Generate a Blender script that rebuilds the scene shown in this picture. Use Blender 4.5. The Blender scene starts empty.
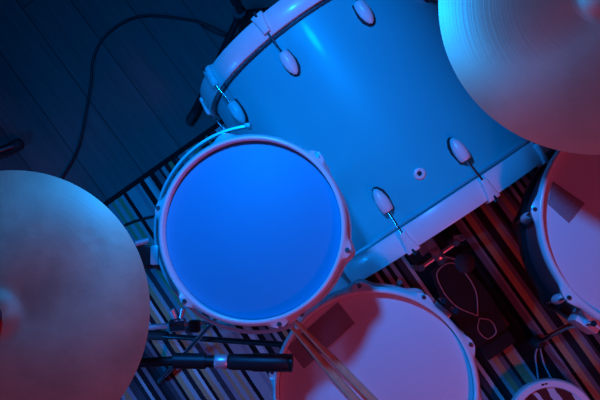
import bpy, bmesh, math, random
from mathutils import Vector, Matrix
random.seed(4)
C = bpy.context.scene.collection
S = bpy.context.scene
PI = math.pi; R = math.radians

# ------------------------------------------------------------------ camera
F_PX, CAM_H, TX, TY = 750.0, 2.02813, -0.05161, -0.08346
ROT = Matrix.Rotation(TX, 3, 'X') @ Matrix.Rotation(TY, 3, 'Y')      # world -> camera
cam_data = bpy.data.cameras.new('camera')
cam_data.sensor_width = 36; cam_data.lens = 36 * F_PX / 600
cam_data.clip_start = 0.05
cam = bpy.data.objects.new('camera', cam_data); C.objects.link(cam)
cam.matrix_world = Matrix.Translation((0, 0, CAM_H)) @ ROT.transposed().to_4x4()
S.camera = cam

def at(u, v, z):
    """world point at height z seen at image point (u, v)"""
    d = ROT.transposed() @ Vector(((u - 300) / F_PX, (200 - v) / F_PX, -1))
    t = (z - CAM_H) / d.z
    return Vector((0, 0, CAM_H)) + d * t

# ------------------------------------------------------------------ world, lights, exposure
w = bpy.data.worlds.new('world'); S.world = w; w.use_nodes = True
bg = w.node_tree.nodes['Background']
bg.inputs[0].default_value = (0.02, 0.10, 0.5, 1); bg.inputs[1].default_value = 0.06
S.view_settings.view_transform = 'Standard'; S.view_settings.look = 'None'
S.view_settings.exposure = 0.0; S.view_settings.gamma = 1.0; S.view_settings.use_curve_mapping = False

def area(name, loc, target, power, color, size):
    l = bpy.data.lights.new(name, 'AREA'); l.energy = power; l.color = color; l.shape = 'DISK'; l.size = size
    o = bpy.data.objects.new(name, l); C.objects.link(o); o.location = loc
    o.rotation_euler = (Vector(target) - Vector(loc)).to_track_quat('-Z', 'Y').to_euler()
    return o
blue = area('blue_stage_light', (-0.29, 0.56, 1.51), (0.05, -0.1, 0.4), 12.3, (0.0, 0.235, 1.0), 0.10)
blue2 = area('blue_side_fill', (-1.75, -0.75, 0.95), (-0.25, -0.35, 0.0), 5, (0.0, 0.235, 1.0), 0.25)  # added blue fill that brightens the rug on the left
blue2.data.spread = R(75)
red = area('red_stage_light', (1.28, -1.22, 2.15), (0.1, -0.1, 0.3), 10.5, (1.0, 0.06, 0.11), 0.3)

# ------------------------------------------------------------------ materials
MATS = {}
def nodes_of(m):
    m.use_nodes = True
    nt = m.node_tree; return nt, nt.nodes, nt.links, nt.nodes['Principled BSDF']
def mat(name, col, rough=0.4, metal=0.0, var=0.06, scale=30, bump=0.0, coat=0.0, spec=None):
    if name in MATS: return MATS[name]
    m = bpy.data.materials.new(name); nt, N, L, P = nodes_of(m)
    tc = N.new('ShaderNodeTexCoord'); nz = N.new('ShaderNodeTexNoise'); nz.inputs['Scale'].default_value = scale
    nz.inputs['Detail'].default_value = 4
    L.new(tc.outputs['Object'], nz.inputs['Vector'])
    cr = N.new('ShaderNodeValToRGB')
    a = [max(0, c * (1 - var)) for c in col]; b = [min(1, c * (1 + var)) for c in col]
    cr.color_ramp.elements[0].position = .3; cr.color_ramp.elements[0].color = (*a, 1)
    cr.color_ramp.elements[1].position = .7; cr.color_ramp.elements[1].color = (*b, 1)
    L.new(nz.outputs['Fac'], cr.inputs['Fac']); L.new(cr.outputs['Color'], P.inputs['Base Color'])
    P.inputs['Roughness'].default_value = rough; P.inputs['Metallic'].default_value = metal
    P.inputs['Coat Weight'].default_value = coat; P.inputs['Coat Roughness'].default_value = .12
    if spec is not None: P.inputs['Specular IOR Level'].default_value = spec
    if bump:
        bp = N.new('ShaderNodeBump'); bp.inputs['Strength'].default_value = bump; bp.inputs['Distance'].default_value = .002
        L.new(nz.outputs['Fac'], bp.inputs['Height']); L.new(bp.outputs['Normal'], P.inputs['Normal'])
    MATS[name] = m; return m
white = mat('white_lacquer', (.80, .79, .78), .32, coat=.2, var=.03)
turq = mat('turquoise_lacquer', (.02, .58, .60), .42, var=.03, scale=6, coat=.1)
chrome = mat('chrome', (.82, .82, .84), .12, 1.0, var=.05)
steel = mat('brushed_steel', (.45, .45, .47), .3, 1.0)
satin = mat('satin_aluminium', (.72, .72, .74), .38, .55)
black = mat('black_plastic', (.012, .012, .013), .45)
blackmetal = mat('black_metal', (.02, .02, .022), .28, .3)
rubber = mat('black_rubber', (.012, .012, .012), .7)
gasket = mat('gasket_and_gap_shade', (.02, .022, .03), .6)  # lug gaskets, and the painted gap shade at the front hoop
head_coat = mat('coated_white_head', (.72, .70, .72), .55, var=.04, scale=700, bump=.12)
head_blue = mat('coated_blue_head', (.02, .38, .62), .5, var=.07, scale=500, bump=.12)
dark_wrap = mat('charcoal_wrap', (.10, .09, .11), .3, var=.1, coat=.3)
wood = mat('hickory', (.62, .43, .24), .45, var=.14, scale=60)
tape_m = mat('grey_tape', (.24, .21, .24), .6, var=.12, scale=200, bump=.1)
felt = mat('grey_felt', (.05, .045, .05), .95, var=.2, scale=400, bump=.3)
pedal_m = mat('black_pedal_plate', (.006, .005, .006), .75, .0, var=.2, scale=80)
inlay_m = mat('pedal_trim_line', (.55, .28, .28), .5)
cable_m = mat('black_cable', (.006, .006, .007), .5)

def cymbal_mat(name, col, rough, groove, stain, dent, coat, aniso, metal):
    m = bpy.data.materials.new(name); nt, N, L, P = nodes_of(m)
    tc = N.new('ShaderNodeTexCoord')
    ln = N.new('ShaderNodeVectorMath'); ln.operation = 'LENGTH'; L.new(tc.outputs['Object'], ln.inputs[0])
    gn = N.new('ShaderNodeTexNoise'); gn.noise_dimensions = '1D'; gn.inputs['Scale'].default_value = 260; gn.inputs['Detail'].default_value = 3
    L.new(ln.outputs['Value'], gn.inputs['W'])
    st = N.new('ShaderNodeTexNoise'); st.inputs['Scale'].default_value = 9; st.inputs['Detail'].default_value = 6; st.inputs['Roughness'].default_value = .65
    L.new(tc.outputs['Object'], st.inputs['Vector'])
    cr = N.new('ShaderNodeValToRGB'); e = cr.color_ramp.elements
    e[0].position = .35; e[0].color = (*[c * (1 - stain) for c in col], 1); e[1].position = .7; e[1].color = (*col, 1)
    L.new(st.outputs['Fac'], cr.inputs['Fac']); L.new(cr.outputs['Color'], P.inputs['Base Color'])
    mr = N.new('ShaderNodeMapRange'); mr.inputs['To Min'].default_value = rough - .05; mr.inputs['To Max'].default_value = rough + .1
    L.new(st.outputs['Fac'], mr.inputs['Value']); L.new(mr.outputs['Result'], P.inputs['Roughness'])
    P.inputs['Metallic'].default_value = metal; P.inputs['Coat Weight'].default_value = coat; P.inputs['Coat Roughness'].default_value = .26
    P.inputs['Anisotropic'].default_value = aniso
    tg = N.new('ShaderNodeTangent'); tg.direction_type = 'RADIAL'; tg.axis = 'Z'; L.new(tg.outputs['Tangent'], P.inputs['Tangent'])
    b1 = N.new('ShaderNodeBump'); b1.inputs['Strength'].default_value = groove; b1.inputs['Distance'].default_value = .0006
    L.new(gn.outputs['Fac'], b1.inputs['Height'])
    vo = N.new('ShaderNodeTexVoronoi'); vo.inputs['Scale'].default_value = 26; L.new(tc.outputs['Object'], vo.inputs['Vector'])
    b2 = N.new('ShaderNodeBump'); b2.inputs['Strength'].default_value = dent; b2.inputs['Distance'].default_value = .003
    vr = N.new('ShaderNodeMapRange'); vr.inputs['From Max'].default_value = .35; L.new(vo.outputs['Distance'], vr.inputs['Value'])
    L.new(vr.outputs['Result'], b2.inputs['Height']); L.new(b1.outputs['Normal'], b2.inputs['Normal']); L.new(b2.outputs['Normal'], P.inputs['Normal'])
    return m
ride_m = cymbal_mat('lathed_bronze', (1.0, .27, .16), .36, .15, .10, .0, .10, .6, .55)
crash_m = cymbal_mat('hammered_bronze', (1.0, .27, .16), .42, .05, .3, .06, .15, .5, .5)

# ------------------------------------------------------------------ mesh helpers
class MB:
    def __init__(s): s.v = []; s.f = []
    def add(s, vs, fs):
        o = len(s.v); s.v += [tuple(v) for v in vs]; s.f += [tuple(i + o for i in f) for f in fs]; return s
    def grid(s, rows, closed_u=True, closed_v=False, cap0=False, cap1=False):
        n = len(rows[0]); vs = [p for r in rows for p in r]; fs = []
        m = len(rows)
        for i in range(m if closed_v else m - 1):
            for j in range(n if closed_u else n - 1):
                a = i * n + j; b = i * n + (j + 1) % n; k = ((i + 1) % m) * n
                fs.append((a, b, k + (j + 1) % n, k + j))
        if cap0: fs.append(tuple(reversed(range(n))))
        if cap1: fs.append(tuple((m - 1) * n + j for j in range(n)))
        return s.add(vs, fs)
    def lathe(s, prof, M=Matrix.Identity(4), n=48, closed=False, cap0=False, cap1=False):
        rows = [[M @ Vector((r * math.cos(2 * PI * j / n), r * math.sin(2 * PI * j / n), z)) for j in range(n)] for r, z in prof]
        return s.grid(rows, True, closed, cap0, cap1)
    def tube(s, pts, r, n=12, caps=True, closed=False):
        pts = [Vector(p) for p in pts]; rows = []; m = len(pts); up = None
        for i, p in enumerate(pts):
            if closed: t = pts[(i + 1) % m] - pts[i - 1]
            else: t = pts[min(i + 1, m - 1)] - pts[max(i - 1, 0)]
            t.normalize()
            if up is None: up = t.orthogonal().normalized()
            up = (up - t * up.dot(t)).normalized(); sd = t.cross(up)
            rr = r[i] if isinstance(r, (list, tuple)) else r
            rows.append([p + (up * math.cos(2 * PI * j / n) + sd * math.sin(2 * PI * j / n)) * rr for j in range(n)])
        return s.grid(rows, True, closed, caps and not closed, caps and not closed)
    def box(s, c, size, M=Matrix.Identity(4), taper=(1, 1)):
        x, y, z = [k / 2 for k in size]; c = Vector(c); tx, ty = taper
        vs = [Vector((-x, -y, -z)), Vector((x, -y, -z)), Vector((x, y, -z)), Vector((-x, y, -z)),
              Vector((-x * tx, -y * ty, z)), Vector((x * tx, -y * ty, z)), Vector((x * tx, y * ty, z)), Vector((-x * tx, y * ty, z))]
        return s.add([M @ (c + v) for v in vs], [(3, 2, 1, 0), (4, 5, 6, 7), (0, 1, 5, 4), (1, 2, 6, 5), (2, 3, 7, 6), (3, 0, 4, 7)])
    def build(s, name, m, parent=None, bevel=0, sharp=40, loc=None):
        me = bpy.data.meshes.new(name); me.from_pydata(s.v, [], s.f); me.validate()
        bm = bmesh.new(); bm.from_mesh(me); bmesh.ops.recalc_face_normals(bm, faces=bm.faces)
        if bevel:
            bmesh.ops.bevel(bm, geom=[e for e in bm.edges if len(e.link_faces) == 2 and e.calc_face_angle() > R(30)], offset=bevel, segments=2, affect='EDGES', profile=.6)
        bm.to_mesh(me); bm.free()
        for p in me.polygons: p.use_smooth = True
        me.set_sharp_from_angle(angle=R(sharp))
        me.materials.append(m)
        o = bpy.data.objects.new(name, me); C.objects.link(o)
        if parent: o.parent = parent
        if loc is not None: o.location = loc
        return o
def tag(o, label=None, cat=None, group=None, kind=None):
    for k, v in (('label', label), ('category', cat), ('group', group), ('kind', kind)):
        if v: o[k] = v
    return o
def thing(name, label, cat, loc=(0, 0, 0), rot=(0, 0, 0), group=None):
    o = bpy.data.objects.new(name, None); C.objects.link(o); o.location = loc; o.rotation_euler = rot
    o.empty_display_size = .05
    return tag(o, label, cat, group)
def copy_part(o, parent, M=None):
    c = o.copy(); C.objects.link(c); c.parent = parent
    if M is not None: c.matrix_local = M
    for ch in list(o.children): copy_part(ch, c)
    return c
def frame(origin, z, x=None):
    """matrix whose local z points along z"""
    z = Vector(z).normalized(); x = Vector(x) if x is not None else z.orthogonal()
    x = (x - z * x.dot(z)).normalized(); y = z.cross(x)
    M = Matrix((x, y, z)).transposed().to_4x4(); M.translation = Vector(origin); return M
def smooth(pts, k=10):
    P = [Vector(p) for p in pts]; P = [P[0] * 2 - P[1]] + P + [P[-1] * 2 - P[-2]]; out = []
    for i in range(1, len(P) - 2):
        for j in range(k):
            t = j / k; a, b, c, d = P[i - 1:i + 3]
            out.append(.5 * ((2 * b) + (c - a) * t + (2 * a - 5 * b + 4 * c - d) * t * t + (3 * b - a - 3 * c + d) * t ** 3))
    return out + [P[-2]]

# ------------------------------------------------------------------ floor and rug
YAW = 0.58181; BX, BY, BL, BR, BZ = .16067, .04637, .50807, .292, .299
HD = Vector((math.cos(YAW), math.sin(YAW), 0)); ND = Vector((-math.sin(YAW), math.cos(YAW), 0))
RUG_T = .006

def floor_mat():
    m = bpy.data.materials.new('dark_floorboards'); nt, N, L, P = nodes_of(m)
    tc = N.new('ShaderNodeTexCoord'); mp = N.new('ShaderNodeMapping'); mp.inputs['Rotation'].default_value = (0, 0, R(53))
    L.new(tc.outputs['Object'], mp.inputs['Vector'])
    br = N.new('ShaderNodeTexBrick'); br.offset = .37; br.inputs['Scale'].default_value = 1
    br.inputs['Brick Width'].default_value = 1.1; br.inputs['Row Height'].default_value = .125
    br.inputs['Mortar Size'].default_value = .0016; br.inputs['Mortar Smooth'].default_value = .3
    br.inputs['Color1'].default_value = (.060, .054, .050, 1); br.inputs['Color2'].default_value = (.105, .095, .088, 1); br.inputs['Mortar'].default_value = (.015, .014, .013, 1)
    L.new(mp.outputs['Vector'], br.inputs['Vector'])
    m2 = N.new('ShaderNodeMapping'); m2.inputs['Scale'].default_value = (3, 40, 1); L.new(mp.outputs['Vector'], m2.inputs['Vector'])
    nz = N.new('ShaderNodeTexNoise'); nz.inputs['Scale'].default_value = 1.6; nz.inputs['Detail'].default_value = 6; L.new(m2.outputs['Vector'], nz.inputs['Vector'])
    cr = N.new('ShaderNodeValToRGB'); cr.color_ramp.elements[0].color = (.55, .55, .55, 1); cr.color_ramp.elements[1].color = (1.3, 1.3, 1.3, 1)
    L.new(nz.outputs['Fac'], cr.inputs['Fac'])
    mx = N.new('ShaderNodeMix'); mx.data_type = 'RGBA'; mx.blend_type = 'MULTIPLY'; mx.inputs['Factor'].default_value = 1
    L.new(br.outputs['Color'], mx.inputs['A']); L.new(cr.outputs['Color'], mx.inputs['B']); L.new(mx.outputs['Result'], P.inputs['Base Color'])
    P.inputs['Roughness'].default_value = .6
    bp = N.new('ShaderNodeBump'); bp.inputs['Strength'].default_value = .3; bp.inputs['Distance'].default_value = .002; L.new(nz.outputs['Fac'], bp.inputs['Height']); L.new(bp.outputs['Normal'], P.inputs['Normal'])
    return m
fl = MB().box((0, 0, -.03), (7, 7, .06)).build('floor', floor_mat()); tag(fl, kind='structure')

def rug_mat():
    m = bpy.data.materials.new('woven_stripes'); nt, N, L, P = nodes_of(m)
    tc = N.new('ShaderNodeTexCoord'); sx = N.new('ShaderNodeSeparateXYZ'); L.new(tc.outputs['Object'], sx.inputs[0])
    vo = N.new('ShaderNodeTexVoronoi'); vo.voronoi_dimensions = '1D'; vo.inputs['Scale'].default_value = 88; vo.inputs['Randomness'].default_value = 1
    L.new(sx.outputs['X'], vo.inputs['W'])
    sc = N.new('ShaderNodeSeparateColor'); L.new(vo.outputs['Color'], sc.inputs[0])
    cr = N.new('ShaderNodeValToRGB'); cr.color_ramp.interpolation = 'CONSTANT'; E = cr.color_ramp.elements
    cols = [(0, (.012, .011, .012)), (.17, (.36, .34, .335)), (.34, (.06, .05, .055)), (.46, (.50, .27, .13)), (.56, (.025, .022, .024)), (.68, (.28, .25, .27)), (.80, (.55, .52, .50)), (.88, (.18, .14, .15))]
    E[0].position = 0; E[0].color = (*cols[0][1], 1); E[1].position = cols[1][0]; E[1].color = (*cols[1][1], 1)
    for p, c in cols[2:]: e = E.new(p); e.color = (*c, 1)
    L.new(sc.outputs['Red'], cr.inputs['Fac'])
    wv = N.new('ShaderNodeTexWave'); wv.bands_direction = 'Y'; wv.inputs['Scale'].default_value = 90; L.new(tc.outputs['Object'], wv.inputs['Vector'])
    nz = N.new('ShaderNodeTexNoise'); nz.inputs['Scale'].default_value = 300; L.new(tc.outputs['Object'], nz.inputs['Vector'])
    mth = N.new('ShaderNodeMath'); mth.operation = 'ADD'; L.new(wv.outputs['Fac'], mth.inputs[0]); L.new(nz.outputs['Fac'], mth.inputs[1])
    bp = N.new('ShaderNodeBump'); bp.inputs['Strength'].default_value = .5; bp.inputs['Distance'].default_value = .002; L.new(mth.outputs[0], bp.inputs['Height']); L.new(bp.outputs['Normal'], P.inputs['Normal'])
    # dark woven hem across the stripe ends
    ab = N.new('ShaderNodeMath'); ab.operation = 'ABSOLUTE'; L.new(sx.outputs['Y'], ab.inputs[0])
    gt = N.new('ShaderNodeMath'); gt.operation = 'GREATER_THAN'; gt.inputs[1].default_value = .985; L.new(ab.outputs[0], gt.inputs[0])
    mx = N.new('ShaderNodeMix'); mx.data_type = 'RGBA'; L.new(gt.outputs[0], mx.inputs['Factor']); L.new(cr.outputs['Color'], mx.inputs['A']); mx.inputs['B'].default_value = (.012, .012, .013, 1)
    L.new(mx.outputs['Result'], P.inputs['Base Color']); P.inputs['Roughness'].default_value = .95; P.inputs['Specular IOR Level'].default_value = .1
    return m
e0, e1 = at(98, 206, RUG_T), at(200, 134, RUG_T)
ed = (e1 - e0).normalized(); rug_yaw = math.atan2(ed.y, ed.x)
nrm = Vector((ed.y, -ed.x, 0))                           # from the edge towards the drummer
rc = e0 + ed * .75 + nrm * 1.0
rug = MB().box((0, 0, RUG_T / 2), (3.0, 2.0, RUG_T)).build('striped_rug', rug_mat(), bevel=.002)
rug.location = (rc.x, rc.y, 0); rug.rotation_euler.z = rug_yaw
tag(rug, 'flat woven multicolour striped rug under the whole drum kit', 'rug')
GZ = RUG_T

# ------------------------------------------------------------------ bass drum (local: x along the hoop, y to the front, z up)
bd = thing('bass_drum', 'large turquoise bass drum lying on its side with white hoops', 'bass drum', (BX, BY, 0), (0, 0, YAW))
AX = Matrix.Translation((0, 0, BZ)) @ Matrix.Rotation(R(-90), 4, 'X')        # lathe z -> local +y
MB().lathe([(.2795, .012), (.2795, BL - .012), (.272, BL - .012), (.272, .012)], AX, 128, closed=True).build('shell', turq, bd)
def hoop(name, y0, y1, ymouth):
    return MB().lathe([(.2835, y0), (.2835, y1), (BR - .001, y1), (BR, y1 - .0015), (BR, y0 + .0015), (BR - .001, y0)], AX, 144, closed=True).build(name, white, bd)
hoop('hoop', -.020, .026, 0); hoop('hoop', BL - .026, BL + .020, BL)
def bhead(name, y, sgn, m):
    return MB().lathe([(.0005, y), (.262, y), (.274, y + sgn * .002), (.2815, y - sgn * .004), (.2825, y - sgn * .03), (.2805, y - sgn * .03), (.279, y - sgn * .006), (.0005, y - sgn * .002)], AX, 128, cap0=True).build(name, m, bd)
bhead('batter_head', -.004, -1, head_coat); bhead('front_head', BL + .004, 1, head_coat)
MB().lathe([(.2803, .030), (.2838, .030), (.2838, .034), (.2803, .034)], AX, 128, closed=True).build('counter_ring', satin, bd)
MB().lathe([(.2803, BL - .034), (.2838, BL - .034), (.2838, BL - .030), (.2803, BL - .030)], AX, 128, closed=True).build('counter_ring', gasket, bd)  # front ring coloured dark to stand in for the shadowed gap at the hoop
def radial(ang, y):
    """local frame at the drum surface: z outward, y to the front"""
    a = R(ang); z = Vector((math.sin(a), 0, math.cos(a))); x = Vector((math.cos(a), 0, -math.sin(a)))
    M = Matrix((x, Vector((0, 1, 0)), z)).transposed().to_4x4(); M.translation = Vector((0, y, BZ)); return M
def claw_mb(s):
    m = MB()   # s = outward direction along y
    def sec(y, wd, h0, h1):
        return [(-wd, s * y, h0), (wd, s * y, h0), (wd, s * y, h1 - .002), (wd * .55, s * y, h1), (-wd * .55, s * y, h1), (-wd, s * y, h1 - .002)]
    b = BR + .0003
    m.grid([[Vector(p) for p in sec(*q)] for q in ((-.018, .0072, b, b + .010), (-.010, .0080, b, b + .011), (.006, .0098, b, b + .009), (.022, .0138, b, b + .007), (.0255, .0133, b - .002, b + .005))], True, False, True, True)
    m.grid([[Vector(p) for p in sec(*q)] for q in ((.0212, .0122, b - .016, b + .005), (.0255, .0118, b - .016, b + .004))], True, False, True, True)
    return m
def bullet_mb(s, length=.052, rad=.0135):
    prof = [(.0005, 0), (.0098, 0), (.0112, .0015), (.0126, .008), (rad, .019), (.0128, .029), (.0102, .040), (.0058, .0485), (.0005, length)]
    M = Matrix.Rotation(R(90 * s), 4, 'X')                # lathe z -> -s*y (away from the hoop)
    m = MB(); m.lathe(prof, M, 24); m.v = [(x, y, z * .95 + .0085) for x, y, z in m.v]; return m
def gasket_mb(s):
    m = MB(); pts = [(-.0115, .001), (.0115, .001), (.0155, -.026), (.0135, -.041), (.006, -.053), (0, -.0555), (-.006, -.053), (-.0135, -.041), (-.0155, -.026)]
    m.grid([[Vector((x, y * s, h)) for x, y in pts] for h in (-.003, .0022)], True, False, True, True); return m
protos = {}
for side, y0, s in (('front', BL, 1), ('batter', 0, -1)):
    for ang in (-90, -54, -18, 18, 54, 90):
        ly = y0 - s * .066
        if side not in protos:
            cl = claw_mb(s).build('claw', white, bd, bevel=.0008)
            rd = MB().tube([(0, s * -.004, BR + .0055), (0, s * -.070, .2795 + .0095)], .0028, 10)
            rd = rd.build('tension_rod', chrome, bd)
            bo = MB().tube([(0, s * .018, BR + .0045), (0, s * .030, BR + .0035)], .0042, 8).build('claw_bolt', chrome, cl)
            lg = bullet_mb(s).build('lug', white, bd)
            gk = gasket_mb(s).build('gasket', gasket, lg); gk['label'] = 'dark gasket rim'
            protos[side] = (cl, rd, lg)
            c = protos[side]
        else:
            c = [copy_part(o, bd) for o in protos[side]]
        c[0].matrix_local = radial(ang, y0); c[1].matrix_local = radial(ang, y0)
        Ml = radial(ang, ly); Ml.translation = Ml.translation + Ml.to_3x3() @ Vector((0, 0, .2795)); c[2].matrix_local = Ml
Mv = radial(0, .094); Mv.translation += Mv.to_3x3() @ Vector((0, 0, .2785))
vent = MB().lathe([(.0045, .000), (.0045, .0035), (.0065, .0050), (.0105, .0042), (.0125, .0015), (.0125, 0)], Mv, 32).build('vent_grommet', white, bd)
MB().lathe([(.0003, .0018), (.0047, .0018), (.0047, 0)], Mv, 24, cap0=True).build('vent_hole', black, vent)

# ------------------------------------------------------------------ drums standing upright (local z up, origin at the bottom centre)
def hoop_mb(Ri, Ro, angs, zt, zb, ear=.010, up=1, half=9.5):
    n = 180; rows = [[] for _ in range(8)]
    for j in range(n):
        a = 360 * j / n
        d = min(abs((a - g + 180) % 360 - 180) for g in angs)
        k = max(0, 1 - d / half); k = k * k * (3 - 2 * k)
        e = ear * k
        prof = [(Ri, zb), (Ri, zt - .0015), (Ri + .0015, zt), (Ro - .002, zt), (Ro, zt - .002 * up), (Ro + .003 + e, zt - .007 * up), (Ro + .003 + e, zt - .016 * up), (Ro + .001, zb)]
        c, s_ = math.cos(R(a)), math.sin(R(a))
        for i, (r, z) in enumerate(prof): rows[i].append(Vector((r * c, r * s_, z)))
    return MB().grid(rows, True, True)
def make_drum(name, label, cat, loc, rot, Rs, depth, nl, ph, head_m, shell_m, head_label, lug_len=.05, low_m=None):
    t = thing(name, label, cat, loc, rot)
    angs = [ph + 360 * i / nl for i in range(nl)]
    MB().lathe([(Rs, .012), (Rs, depth - .021), (Rs - .007, depth - .021), (Rs - .007, .012)], n=96, closed=True).build('shell', shell_m, t)
    Ri, Ro = Rs + .0012, Rs + .0085
    hoop_mb(Ri, Ro, angs, depth, depth - .030).build('hoop', white, t, sharp=50)
    hoop_mb(Ri, Ro, angs, 0, .030, up=-1).build('hoop', low_m or white, t, sharp=50)
    zh = depth - .015
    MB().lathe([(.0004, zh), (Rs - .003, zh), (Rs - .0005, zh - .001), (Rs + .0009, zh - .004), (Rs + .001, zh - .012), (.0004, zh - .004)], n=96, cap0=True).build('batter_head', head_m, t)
    MB().lathe([(.0004, .0125), (Rs - .006, .0125), (Rs, .016), (Rs, .020), (.0004, .014)], n=64, cap0=True).build('bottom_head', head_coat, t)
    first = None
    for a in angs:
        if first is None:
            x = Ro + .0065
            rod = MB().lathe([(.0003, depth - .003), (.0040, depth - .003), (.0043, depth - .0045), (.0043, depth - .0065), (.0068, depth - .0068), (.0068, depth - .0078), (.0026, depth - .008), (.0026, .012), (.0003, .012)], Matrix.Translation((x, 0, 0)), 12).build('tension_rod', steel, t)
            lg = MB().lathe([(.0004, -.025), (.006, -.024), (.0095, -.010), (.0095, .010), (.006, .024), (.0004, .025)], Matrix.Translation((Rs + .010, 0, depth / 2)) @ Matrix.Diagonal((1.15, 1, lug_len / .05, 1)), 20).build('lug', white, t)
            first = (rod, lg); c = first
        else: c = [copy_part(o, t) for o in first]
        for o in c: o.rotation_euler = (0, 0, R(a))
    return t, angs
def place(u, v, ztop, depth, tilt=Matrix.Identity(3)):
    """bottom-centre location of an upright drum whose top rim is centred at image point (u, v)"""
    p = at(u, v, ztop); return p - tilt @ Vector((0, 0, depth))

# ---- rack tom
TZ, TD = .785, .135
T_c = at(250.5, 228.5, TZ)
tilt_axis = Vector((.8, .6, 0))                       # leans a little to the upper left of the picture
ROTT = Matrix.Rotation(R(-4), 3, tilt_axis)
T_rs = .1503
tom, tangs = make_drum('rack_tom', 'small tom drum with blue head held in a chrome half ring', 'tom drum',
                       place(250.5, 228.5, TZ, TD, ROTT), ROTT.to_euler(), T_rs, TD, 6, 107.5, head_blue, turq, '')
ring = MB()
rows = []
Tm = Matrix.Translation(tom.location) @ ROTT.to_4x4()
rk = Tm.inverted() @ at(256, 227.5, TZ - .05); RKX, RKY, RKR = rk.x, rk.y, .1795
for i in range(97):
    a = R(96 + (292 - 96) * i / 96); c, s_ = math.cos(a), math.sin(a)
    rows.append([Vector(((RKR + r) * c + RKX, (RKR + r) * s_ + RKY, TD - h)) for r, h in ((-.003, .040), (.001, .040), (.003, .046), (.003, .060), (-.0005, .060), (-.003, .054))])
ring.grid(rows, True, False, True, True)
ring = ring.build('suspension_ring', satin, tom); ring['label'] = 'chrome half ring mount'
a = R(95); capc = Vector((RKR * math.cos(a) + RKX, RKR * math.sin(a) + RKY, TD - .050))
MB().box(capc, (.010, .008, .026)).build('end_cap', white, ring, bevel=.002)
for g in (107.5, 167.5, 227.5, 287.5):
    a = R(g); c, s_ = math.cos(a), math.sin(a)
    MB().tube([(c * .152, s_ * .152, TD - .050), (c * RKR + RKX, s_ * RKR + RKY, TD - .050)], .005, 10).build('ring_bracket', steel, ring)

# ---- snare drum
SZ, SD = .655, .14
S_p = place(375.5, 391.5, SZ, SD)
S_rs = .1755
snare, sangs = make_drum('snare_drum', 'white headed snare drum with two drumsticks and dark tape on top', 'snare drum', S_p, (0, 0, 0), S_rs, SD, 10, 98.5, head_coat, turq, '')
def patch(name, corners, z, parent, M, m, th=.0012):
    Mi = M.inverted(); c0 = Mi @ Vector((0, 0, CAM_H)); pts = []
    for u, v in corners:
        d = Mi @ at(u, v, .5) - c0; pts.append(c0 + d * ((z - c0.z) / d.z))
    mb = MB(); mb.grid([[Vector((p.x, p.y, p.z + h)) for p in pts] for h in (0, th)], True, False, True, True)
    o = mb.build(name, m, parent, bevel=.0004); return o
zh = SZ - .015
o = patch('tape', [(338, 302), (355, 323), (304, 369), (287, 347)], SD - .015 + .0003, snare, Matrix.Translation(S_p), tape_m); o['label'] = 'dark grey strip of tape'
str_c = at(436.5, 316.5, SZ - .03) - S_p
sa = math.atan2(str_c.y, str_c.x)
Ms = Matrix.Rotation(sa, 4, 'Z') @ Matrix.Translation((S_rs, 0, 0))
st = MB().box((.012, 0, SD - .045), (.016, .036, .040), Ms).build('strainer', steel, snare, bevel=.002)
for k in (-1, 1):
    MB().tube([Ms @ Vector((.028, k * .0135, SD - .05)), Ms @ Vector((.028, k * .0135, SD + .002))], .003, 10).tube([Ms @ Vector((.028, k * .0135, SD + .002)), Ms @ Vector((.028, k * .0135, SD + .008))], .0055, 10).build('screw', chrome, st)

# ---- floor tom
FZ, FD = .645, .19
ROTF = Matrix.Rotation(R(-8), 3, 'X')
F_p = place(661, 218, FZ, FD, ROTF)
FM = Matrix.Translation(F_p) @ ROTF.to_4x4(); FI = FM.inverted()
F_rs = .203
ft, fangs = make_drum('floor_tom', 'large floor tom with dark tape square on its pale head', 'floor tom', F_p, ROTF.to_euler(), F_rs, FD, 8, 175.5, head_coat, dark_wrap, '', lug_len=.06, low_m=blackmetal)
o = patch('tape', [(552.7, 181.5), (585, 203.5), (568.5, 223), (547.5, 204)], FD - .015 + .0003, ft, FM, tape_m); o['label'] = 'dark grey square of tape'
for (u, v, foot) in ((574, 326, (537, 342)), (100, None, None), (-20, None, None)):
    if v is None:
        d = Vector((math.cos(R(u)), math.sin(R(u)), 0)); fo = F_p + d * (F_rs + .05)
    else:
        q = at(u, v, .52) - F_p; q.z = 0; d = q.normalized(); fo = at(*foot, .02)
    fo.z = GZ
    Mb = Matrix.Translation(d * (F_rs + .011) + Vector((0, 0, FD / 2 + .010))) @ Matrix.Rotation(math.atan2(d.y, d.x), 4, 'Z')
    br = MB().box((0, 0, .01), (.034, .046, .06), Mb).build('leg_bracket', white, ft, bevel=.004)
    MB().tube([Mb @ Vector((.006, .020, .02)), Mb @ Vector((.006, .050, .02))], .004, 10).tube([Mb @ Vector((.006, .050, .005)), Mb @ Vector((.006, .050, .036))], .006, 10).build('wing_bolt', blackmetal, br)
    top = Mb @ Vector((.010, 0, .075)); mid = Mb @ Vector((.010, 0, -.08)); f2 = FI @ (fo + Vector((0, 0, .03)))
    pts = smooth([top, mid, mid * .55 + f2 * .45 + Vector((0, 0, -.01)), f2], 6)
    lg = MB().tube(pts, .0055, 12).build('leg', chrome, ft)
    MB().lathe([(.0005, 0), (.013, 0), (.0155, .004), (.0155, .03), (.012, .05), (.0065, .055), (.0005, .055)], FI @ Matrix.Translation(fo), 20).build('rubber_foot', rubber, lg)

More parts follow.
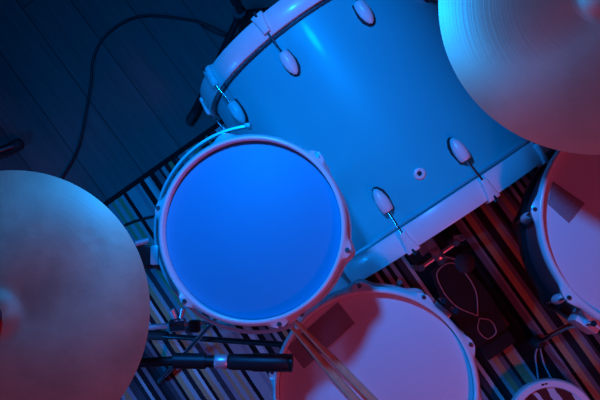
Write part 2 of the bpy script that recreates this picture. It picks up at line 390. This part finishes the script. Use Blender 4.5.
# ---- small drum with zebra head standing on the rug
ZZ, ZD = .086, .08
def zebra_mat():
    m = bpy.data.materials.new('zebra_print'); nt, N, L, P = nodes_of(m)
    tc = N.new('ShaderNodeTexCoord'); mp = N.new('ShaderNodeMapping'); mp.inputs['Rotation'].default_value = (0, 0, R(-38)); L.new(tc.outputs['Object'], mp.inputs['Vector'])
    wv = N.new('ShaderNodeTexWave'); wv.inputs['Scale'].default_value = 9.5; wv.inputs['Distortion'].default_value = 5; wv.inputs['Detail'].default_value = 1.5; wv.inputs['Detail Scale'].default_value = 1.2
    L.new(mp.outputs['Vector'], wv.inputs['Vector'])
    cr = N.new('ShaderNodeValToRGB'); cr.color_ramp.elements[0].position = .70; cr.color_ramp.elements[0].color = (.008, .008, .009, 1); cr.color_ramp.elements[1].position = .80; cr.color_ramp.elements[1].color = (.6, .6, .6, 1)
    L.new(wv.outputs['Fac'], cr.inputs['Fac']); L.new(cr.outputs['Color'], P.inputs['Base Color']); P.inputs['Roughness'].default_value = .5
    return m
zp = place(553.5, 424.5, ZZ, ZD); zd = thing('small_drum', 'small round drum with zebra striped top and white rim on the rug', 'drum', (zp.x, zp.y, GZ))
zr = .103
MB().lathe([(zr - .006, 0), (zr - .006, ZD - .02), (zr - .012, ZD - .02), (zr - .012, 0)], n=72, closed=True).build('shell', turq, zd)
MB().lathe([(zr - .013, ZD - .028), (zr - .013, ZD - .004), (zr - .010, ZD), (zr + .004, ZD), (zr + .0075, ZD - .004), (zr + .0075, ZD - .024), (zr + .004, ZD - .028)], n=96, closed=True).build('hoop', white, zd)
MB().lathe([(.0004, ZD - .008), (zr - .0125, ZD - .008), (zr - .0125, ZD - .014), (.0004, ZD - .014)], n=64, cap0=True).build('head', zebra_mat(), zd)
mk = at(544.5, 384.5, GZ + ZD + .0005) - Vector((zp.x, zp.y, GZ))
Mk = Matrix.Translation(mk) @ Matrix.Rotation(R(8), 4, 'Z')
MB().box((-.004, 0, 0), (.0075, .0045, .0006), Mk).box((.0045, .001, 0), (.0065, .0038, .0006), Mk).build('hoop_mark', black, zd)

# ------------------------------------------------------------------ cymbals
def make_cymbal(name, label, cat, loc, rot, Rc, bell_r, bell_h, rise, m, grp=None):
    t = thing(name, label, cat, loc, rot, grp)
    prof = [(.006, rise + bell_h)]
    for k in range(1, 9):
        q = k / 8; prof.append((max(.006, bell_r * q), rise + bell_h * .5 * (1 + math.cos(PI * q ** 1.25))))
    for k in range(1, 25):
        q = k / 24; r = bell_r + (Rc - bell_r) * q; prof.append((r, rise * (1 - q ** 1.6)))
    low = [(r, z - .0013) for r, z in reversed(prof)]
    MB().lathe(prof + low, n=144, closed=True).build('bow', m, t, sharp=60)
    return t
ride_c = at(604, -8, .89)
ride = make_cymbal('ride_cymbal', 'large bronze cymbal above the bass drum and floor tom', 'cymbal', (ride_c.x, ride_c.y, .862), (R(1), R(-5), 0), .241, .050, .011, .028, ride_m)
crash_c = at(-2, 314, .925)
crash = make_cymbal('crash_cymbal', 'hammered bronze cymbal above the mic boom, beside the blue headed tom', 'cymbal', (crash_c.x, crash_c.y, .90), (R(-4.5), R(4.5), 0), .2235, .046, .010, .030, crash_m)

def tripod(parent, hub, legs, r=.011, m=chrome, fr=1.0):
    for f in legs:
        f = Vector(f); lg = MB().tube([hub, f + Vector((0, 0, .016))], r, 12).build('leg', m, parent)
        d = (f - Vector((hub[0], hub[1], f.z))).normalized()
        p = f + Vector((0, 0, .016))
        MB().tube([p - d * .045 + Vector((0, 0, .006)), p - d * .02, p + d * .012, p + d * .018], [.0115 * fr, .0135 * fr, .0135 * fr, .008 * fr], 14).build('rubber_foot', rubber, lg)
def cymbal_top(parent, base, tip, up):
    """felt, sleeve and wing nut around a cymbal's centre; base-relative"""
    MB().lathe([(.0006, .014), (.018, .014), (.019, .018), (.019, .026), (.018, .030), (.0006, .030)], Matrix.Translation(tip), 24).build('felt', felt, parent)
    MB().tube([tip - Vector((0, 0, .05)), tip + Vector((0, 0, .052))], .004, 10).build('threaded_rod', chrome, parent)
    MB().lathe([(.0006, .030), (.009, .030), (.009, .040), (.006, .046), (.0006, .046)], Matrix.Translation(tip), 16).box((.014, 0, .042), (.018, .004, .012), Matrix.Translation(tip)).box((-.014, 0, .042), (.018, .004, .012), Matrix.Translation(tip)).build('wing_nut', black, parent, bevel=.001)

# ride stand: straight pole beside the bass drum
rb = Vector((ride_c.x + .03, ride_c.y + .03, GZ)); rs = thing('cymbal_stand', 'chrome stand holding the large cymbal above the floor tom', 'cymbal stand', rb)
tip = Vector((ride_c.x, ride_c.y, .862 + .041)) - rb
MB().tube([(0, 0, .20), (0, 0, .62)], .0125, 16).build('lower_tube', chrome, rs)
MB().tube([(0, 0, .6), tip - Vector((0, 0, .045))], .0085, 14).build('upper_tube', chrome, rs)
MB().lathe([(.0006, .60), (.018, .60), (.018, .635), (.0006, .635)], n=20).build('height_clamp', steel, rs)
cymbal_top(rs, rb, tip, None)
tripod(rs, (0, 0, .26), [Vector((.30 * math.cos(R(a)), .30 * math.sin(R(a)), 0)) for a in (62, -5)] + [Vector((lambda q: (q.x, q.y, 0))(at(543, 192, .02) - rb))], .0075)

# crash stand: boom stand standing outside the frame, one foot showing
cb = at(-95, 205, 0); cb.z = 0
cs = thing('cymbal_stand', 'boom stand of the hammered cymbal, black rubber foot on bare floor', 'cymbal stand', cb)
ctip = Vector((crash_c.x, crash_c.y, .90 + .034)) - cb
MB().tube([(0, 0, .16), (0, 0, .62)], .0125, 16).build('lower_tube', blackmetal, cs)
MB().tube([(0, 0, .6), (0, 0, .74)], .0095, 14).build('upper_tube', blackmetal, cs)
MB().lathe([(.0006, .60), (.018, .60), (.018, .635), (.0006, .635)], n=20).build('height_clamp', blackmetal, cs)
elbow = ctip - Vector((0, 0, .075))
MB().tube([Vector((0, 0, .74)) - (elbow - Vector((0, 0, .74))) * .25, elbow, ctip - Vector((0, 0, .045))], .007, 12).build('boom_arm', blackmetal, cs)
cymbal_top(cs, cb, ctip, None)
f1 = at(17, 145, .015) - cb; f1.z = 0; ang = math.atan2(f1.y, f1.x); ln = f1.length
tripod(cs, (0, 0, .22), [f1] + [Vector((ln * math.cos(ang + k), ln * math.sin(ang + k), 0)) for k in (2.09, -2.09)], .0115, blackmetal, 1.15)

# ------------------------------------------------------------------ tom stand (mostly under the tom)
hub = at(232, 300, .22); tb = Vector((hub.x, hub.y, GZ))
ts = thing('tom_stand', 'chrome tripod stand carrying the blue headed tom', 'tom stand', tb)
top = at(150, 259, .735) - tb
clampc = at(147, 257, .720) - tb
MB().tube([(0, 0, .18), top * .55 + Vector((0, 0, .10)), top + Vector((0, 0, .01))], .0105, 16).build('pole', blackmetal, ts)
d = Vector((1, .03, 0)).normalized()
cl = MB().box(clampc, (.034, .042, .05), Matrix.Identity(4)).build('clamp', blackmetal, ts, bevel=.005)
MB().tube([clampc + Vector((-.016, .012, .012)), clampc + Vector((-.034, .009, .012))], [.008, .0065], 14).build('wing_bolt', satin, cl)
MB().tube([clampc + Vector((-.012, .024, .025)), clampc + Vector((.012, .030, .025))], .0055, 12).build('memory_lock', satin, cl)
MB().tube([clampc + Vector((-.005, -.022, .018)), clampc + Vector((-.008, -.040, .014))], [.007, .005], 12).build('drum_key_bolt', satin, cl)
tcl = Vector(T_c) - tb
arm_end = Vector((tcl.x - .178, clampc.y + .004, clampc.z + .008))
MB().tube([clampc, arm_end], .0065, 12).build('tom_arm', satin, ts)
MB().box(arm_end + Vector((.004, 0, 0)), (.014, .034, .044)).build('mount_plate', satin, ts, bevel=.003)
fa = at(163, 378, .02) - tb; fa.z = 0
la = math.atan2(fa.y, fa.x); ll = fa.length
tripod(ts, (0, 0, .20), [fa, Vector((ll * math.cos(la + 2.1), ll * math.sin(la + 2.1), 0)), Vector((ll * .8 * math.cos(la - 2.1), ll * .8 * math.sin(la - 2.1), 0))], .0055, chrome, .65)

# ------------------------------------------------------------------ snare stand
sb = Vector((S_p.x, S_p.y, GZ)); ss = thing('snare_stand', 'tripod stand with basket under the snare drum', 'snare stand', sb)
MB().tube([(0, 0, .10), (0, 0, SZ - SD - .07 - GZ)], .012, 16).build('pole', chrome, ss)
basket_z = SZ - SD - GZ
MB().lathe([(.0006, basket_z - .09), (.022, basket_z - .09), (.022, basket_z - .055), (.0006, basket_z - .055)], n=20).build('basket_hub', blackmetal, ss)
for g in (75, 195, 315):
    c, s_ = math.cos(R(g)), math.sin(R(g)); rr = S_rs + .016
    am = MB().tube(smooth([(0, 0, basket_z - .07), (c * .1, s_ * .1, basket_z - .03), (c * rr, s_ * rr, basket_z - .012), (c * (rr + .004), s_ * (rr + .004), basket_z + .018)], 6), .005, 12).build('basket_arm', chrome, ss)
    MB().tube([(c * rr * .97, s_ * rr * .97, basket_z - .012), (c * rr * .88, s_ * rr * .88, basket_z - .007)], .007, 12).build('grip', rubber, am)
f1 = at(152, 335, .02) - sb; f1.z = 0; sa2 = math.atan2(f1.y, f1.x)
tripod(ss, (0, 0, .16), [f1] + [Vector((.33 * math.cos(sa2 + k), .33 * math.sin(sa2 + k), 0)) for k in ()] + [Vector((.33 * math.cos(R(290)), .33 * math.sin(R(290)), 0)), Vector((-.03, .165, 0))], .0075, blackmetal)

# ------------------------------------------------------------------ microphones and their booms
MZ = .715
m0, m1 = at(217, 361.5, MZ), at(293, 363, MZ - .006)
md = (m1 - m0).normalized(); mlen = (m1 - m0).length
mic = thing('microphone', 'black stick microphone with silver band pointing over the snare rim', 'microphone', m0)
Mm = frame((0, 0, 0), md)
L_ = mlen
MB().lathe([(.0004, -.055), (.0085, -.055), (.0095, -.05), (.0110, -.004)], Mm, 28, cap0=True).build('handle', black, mic)
MB().lathe([(.0114, -.004), (.0125, -.002), (.0125, .017), (.0114, .019)], Mm, 28).build('band', satin, mic)['label'] = 'silver band'
MB().lathe([(.0118, .019), (.0140, .024), (.0145, .06), (.0160, .066), (.0160, L_ - .012), (.0150, L_ - .008)], Mm, 28).build('grille_housing', black, mic)
MB().lathe([(.0150, L_ - .009), (.0162, L_ - .007), (.0162, L_ - .002), (.0140, L_), (.0004, L_ + .001)], Mm, 28).build('grille', blackmetal, mic)
mb_ = at(60, 395, 0); mb_.z = GZ
ms = thing('microphone_stand', 'black boom stand holding the microphone beside the snare drum', 'microphone stand', mb_)
e = m0 - md * .05 - mb_; s0 = at(30, 372, .74) - mb_
pt = Vector((0, 0, .70))
bm1 = at(80, 366, .715) - mb_
MB().tube([(0, 0, .12), (0, 0, .70)], .0105, 16).build('pole', blackmetal, ms)
MB().tube([pt, bm1, e - md * .02], [.009, .009, .0085], 14).build('boom_arm', black, ms)
MB().lathe([(.0006, -.022), (.017, -.022), (.017, .022), (.0006, .022)], Matrix.Translation(pt), 20).build('boom_clamp', black, ms)
Mc = frame(e, md)
MB().lathe([(.0118, -.026), (.0138, -.026), (.0138, .030), (.0118, .030)], Mc, 24, closed=True).build('mic_clip', black, ms)
tripod(ms, (0, 0, .16), [Vector((.27 * math.cos(R(a)), .27 * math.sin(R(a)), 0)) for a in (200, 310, 95)], .008, blackmetal)
# small adjustable arm with chrome clamps, coming out from under the crash
ab_ = at(40, 333, 0); ab_.z = GZ
as_ = thing('hardware_stand', 'low chrome arm with ratchet clamps between the hammered cymbal and tom', 'stand', ab_)
a0, a1, a2 = at(100, 331, .46) - ab_, at(178, 325, .46) - ab_, at(214, 322, .45) - ab_
MB().tube([(0, 0, .10), (0, 0, .47)], .0105, 14).build('pole', blackmetal, as_)
MB().tube([(0, 0, .455), a0, a1], .006, 12).build('arm', satin, as_)
MB().tube([a1, a2], .0045, 12).build('rod', satin, as_)
k = MB().lathe([(.0005, -.016), (.013, -.016), (.014, -.01), (.014, .01), (.013, .016), (.0005, .016)], frame(a1, (1, .1, 0)), 20).build('ratchet', chrome, as_)
MB().tube([a1 + Vector((-.004, .016, .008)), a1 + Vector((-.010, .034, .014))], [.005, .0065], 10).tube([a1 + Vector((.008, .016, .008)), a1 + Vector((.014, .036, .012))], [.0045, .006], 10).build('wing_bolt', satin, k)
MB().box(a1 + Vector((.036, -.002, 0)), (.022, .026, .024)).build('clamp', blackmetal, as_, bevel=.004)
tripod(as_, (0, 0, .14), [Vector((.24 * math.cos(R(a)), .24 * math.sin(R(a)), 0)) for a in (160, 285, 215)], .008, blackmetal)

# front stand near the bass drum front: hub above the frame, one long leg towards the tom
kh = at(240, 14, .10); kb = Vector((kh.x, kh.y, 0))
ks = thing('microphone_stand', 'black tripod stand on the bare floor behind the bass drum', 'microphone stand', kb)
p_up = at(232, -14, .30) - kb
MB().tube([(0, 0, .06), p_up, p_up * 2.2 - Vector((0, 0, .12))], .0105, 14).build('pole', blackmetal, ks)
MB().lathe([(.0006, .07), (.019, .07), (.021, .09), (.019, .125), (.0006, .125)], n=20).build('hub', black, ks)
k1 = at(192, 118, .015) - kb; k1.z = 0; ka = math.atan2(k1.y, k1.x)
tripod(ks, (0, 0, .10), [k1, Vector((.20 * math.cos(ka + 2.3), .20 * math.sin(ka + 2.3), 0)), Vector((.22 * math.cos(ka - 2.2), .22 * math.sin(ka - 2.2), 0))], .0095, blackmetal)

# ------------------------------------------------------------------ bass pedal (local y towards the bass drum)
pc = at(462, 296, GZ); PYAW = YAW + R(2)
pb = Vector((pc.x, pc.y, GZ))
pd = thing('bass_drum_pedal', 'black bass drum pedal with round beater at the drum hoop', 'pedal', pb, (0, 0, PYAW))
MB().box((0, .02, .004), (.115, .30, .008)).build('base_plate', blackmetal, pd, bevel=.002)
fbm = MB()
def outline(q):  # half width along the board
    return .044 + .012 * math.sin(PI * min(1, q * 1.15)) - .010 * max(0, q - .8) / .2
rows = []
for i in range(13):
    q = i / 12; y = -.125 + .235 * q; z = .024 + .06 * q; wd = outline(q)
    rows.append([Vector((-wd, y, z)), Vector((wd, y, z)), Vector((wd, y - .003, z + .008)), Vector((-wd, y - .003, z + .008))])
fb = fbm.grid(rows, True, False, True, True).build('footboard', pedal_m, pd, bevel=.001)
def on_board(x, q): return Vector((x, -.125 + .235 * q - .003, .024 + .06 * q + .0085))
leaf = smooth([on_board(x, q) for x, q in ((0, .30), (-.030, .52), (-.036, .75), (-.022, .95), (.022, .95), (.036, .75), (.030, .52), (0, .30))], 8)
MB().tube(leaf, .0016, 8).build('trim_line', inlay_m, fb)
dia = smooth([on_board(x, q) for x, q in ((0, .27), (-.020, .17), (-.014, .03), (.014, .03), (.020, .17), (0, .27))], 8)
MB().tube(dia, .0016, 8).build('trim_line', inlay_m, fb)
MB().box((0, -.150, .012), (.088, .045, .016)).build('heel_plate', pedal_m, pd, bevel=.003)
for k in (-1, 1):
    MB().tube([(k * .058, .135, 0), (k * .055, .135, .17), (k * .050, .135, .185)], .008, 12).build('post', steel, pd)
MB().tube([(-.06, .135, .175), (.06, .135, .175)], .0055, 14).build('axle', steel, pd)
MB().lathe([(.0006, -.012), (.020, -.012), (.022, -.008), (.022, .008), (.020, .012), (.0006, .012)], frame((0, .135, .175), (1, 0, 0)), 24).build('cam', steel, pd)
MB().tube([(0, .114, .175), (0, .105, .10)], .004, 8).build('chain', steel, pd)
sp = []
for i in range(120):
    a = i * PI / 6; sp.append((.074 + .007 * math.cos(a), .135 + .007 * math.sin(a), .03 + .125 * i / 119))
MB().tube(sp, .0016, 6).build('spring', chrome, pd)
MB().box((0, .165, .022), (.05, .04, .020)).build('hoop_clamp', steel, pd, bevel=.003)
Pbi = (Matrix.Translation(pb) @ Matrix.Rotation(PYAW, 4, 'Z')).inverted()
bt = Pbi @ at(465, 263, .315)
MB().tube([(0, .135, .175), bt + Vector((0, .004, -.01))], .0032, 10).build('beater_rod', chrome, pd)
bdir = Vector((0, .55, .83))
MB().lathe([(.0006, -.018), (.014, -.018), (.0205, -.010), (.0225, 0), (.0205, .012), (.014, .018), (.0006, .019)], frame(bt, bdir), 28).build('beater', felt, pd)

# ------------------------------------------------------------------ drumsticks on the snare
def stick(label, p0, p1):
    d = (p1 - p0); n = d.normalized()
    prof = [(.0004, 0), (.003, .001), (.0046, .006), (.0050, .012), (.0042, .018), (.0038, .023), (.0050, .05), (.0070, .10), (.0074, .14), (.0074, .400), (.0062, .405), (.0004, .407)]
    o = MB().lathe(prof, frame((0, 0, 0), n), 20).build('drumstick', wood); o.location = p0
    return tag(o, label, 'drumstick', 'drumsticks lying across the snare drum')
zr_ = SZ + .0066; zl_ = SZ - .015 + .0077
def stick_pts(ua, va, ub, vb):
    a = at(ua, va, zr_); b = at(ub, vb, zr_ - .014); n = (b - a).normalized(); a = a - n * .020
    return a, a + n * .407
stick('wooden drumstick on the snare, nearer the microphone', *stick_pts(293, 329, 360, 405))
stick('wooden drumstick on the snare, farther from the microphone', *stick_pts(302, 328, 377, 404))

# ------------------------------------------------------------------ cables
def cable(label, px, r=.0035, z=None, base=0):
    pts = smooth([at(u, v, (base + r) if len(q) < 1 else q[0]) for u, v, *q in px], 10)
    return tag(MB().tube(pts, r, 10).build('cable', cable_m), label, 'cable')
cable('long black cable curving over the bare dark floor', [(236, 42), (228, 35), (212, 27), (195, 21), (165, 16.5), (140, 16.5), (119, 25), (102, 40), (93, 60), (91, 82), (86, 112), (78, 148), (62, 178), (40, 205), (20, 240)], .0040)
cable('short black cable branch by the black tripod stand hub', [(198, 22.5), (206, 28), (218, 34), (233, 39)], .0030)
cable('thin black cable on the rug beside the tom ring', [(112, 236), (122, 227), (136, 221), (152, 217), (172, 214), (190, 216)], .0035, base=GZ)
for lb, px in (('thin pinkish lead beside the small zebra drum, nearer the snare', [(538, 346), (535.5, 356), (537, 368), (539, 384), (541, 396)]),
               ('thin pinkish lead beside the small zebra drum, nearer the floor tom', [(540, 346), (542, 356), (545, 366), (552, 380), (556, 392)])):
    tag(MB().tube(smooth([at(u, v, GZ + .0025) for u, v in px], 8), .0024, 8).build('lead', mat('pale_lead', (.45, .35, .38), .35)), lb, 'cable')
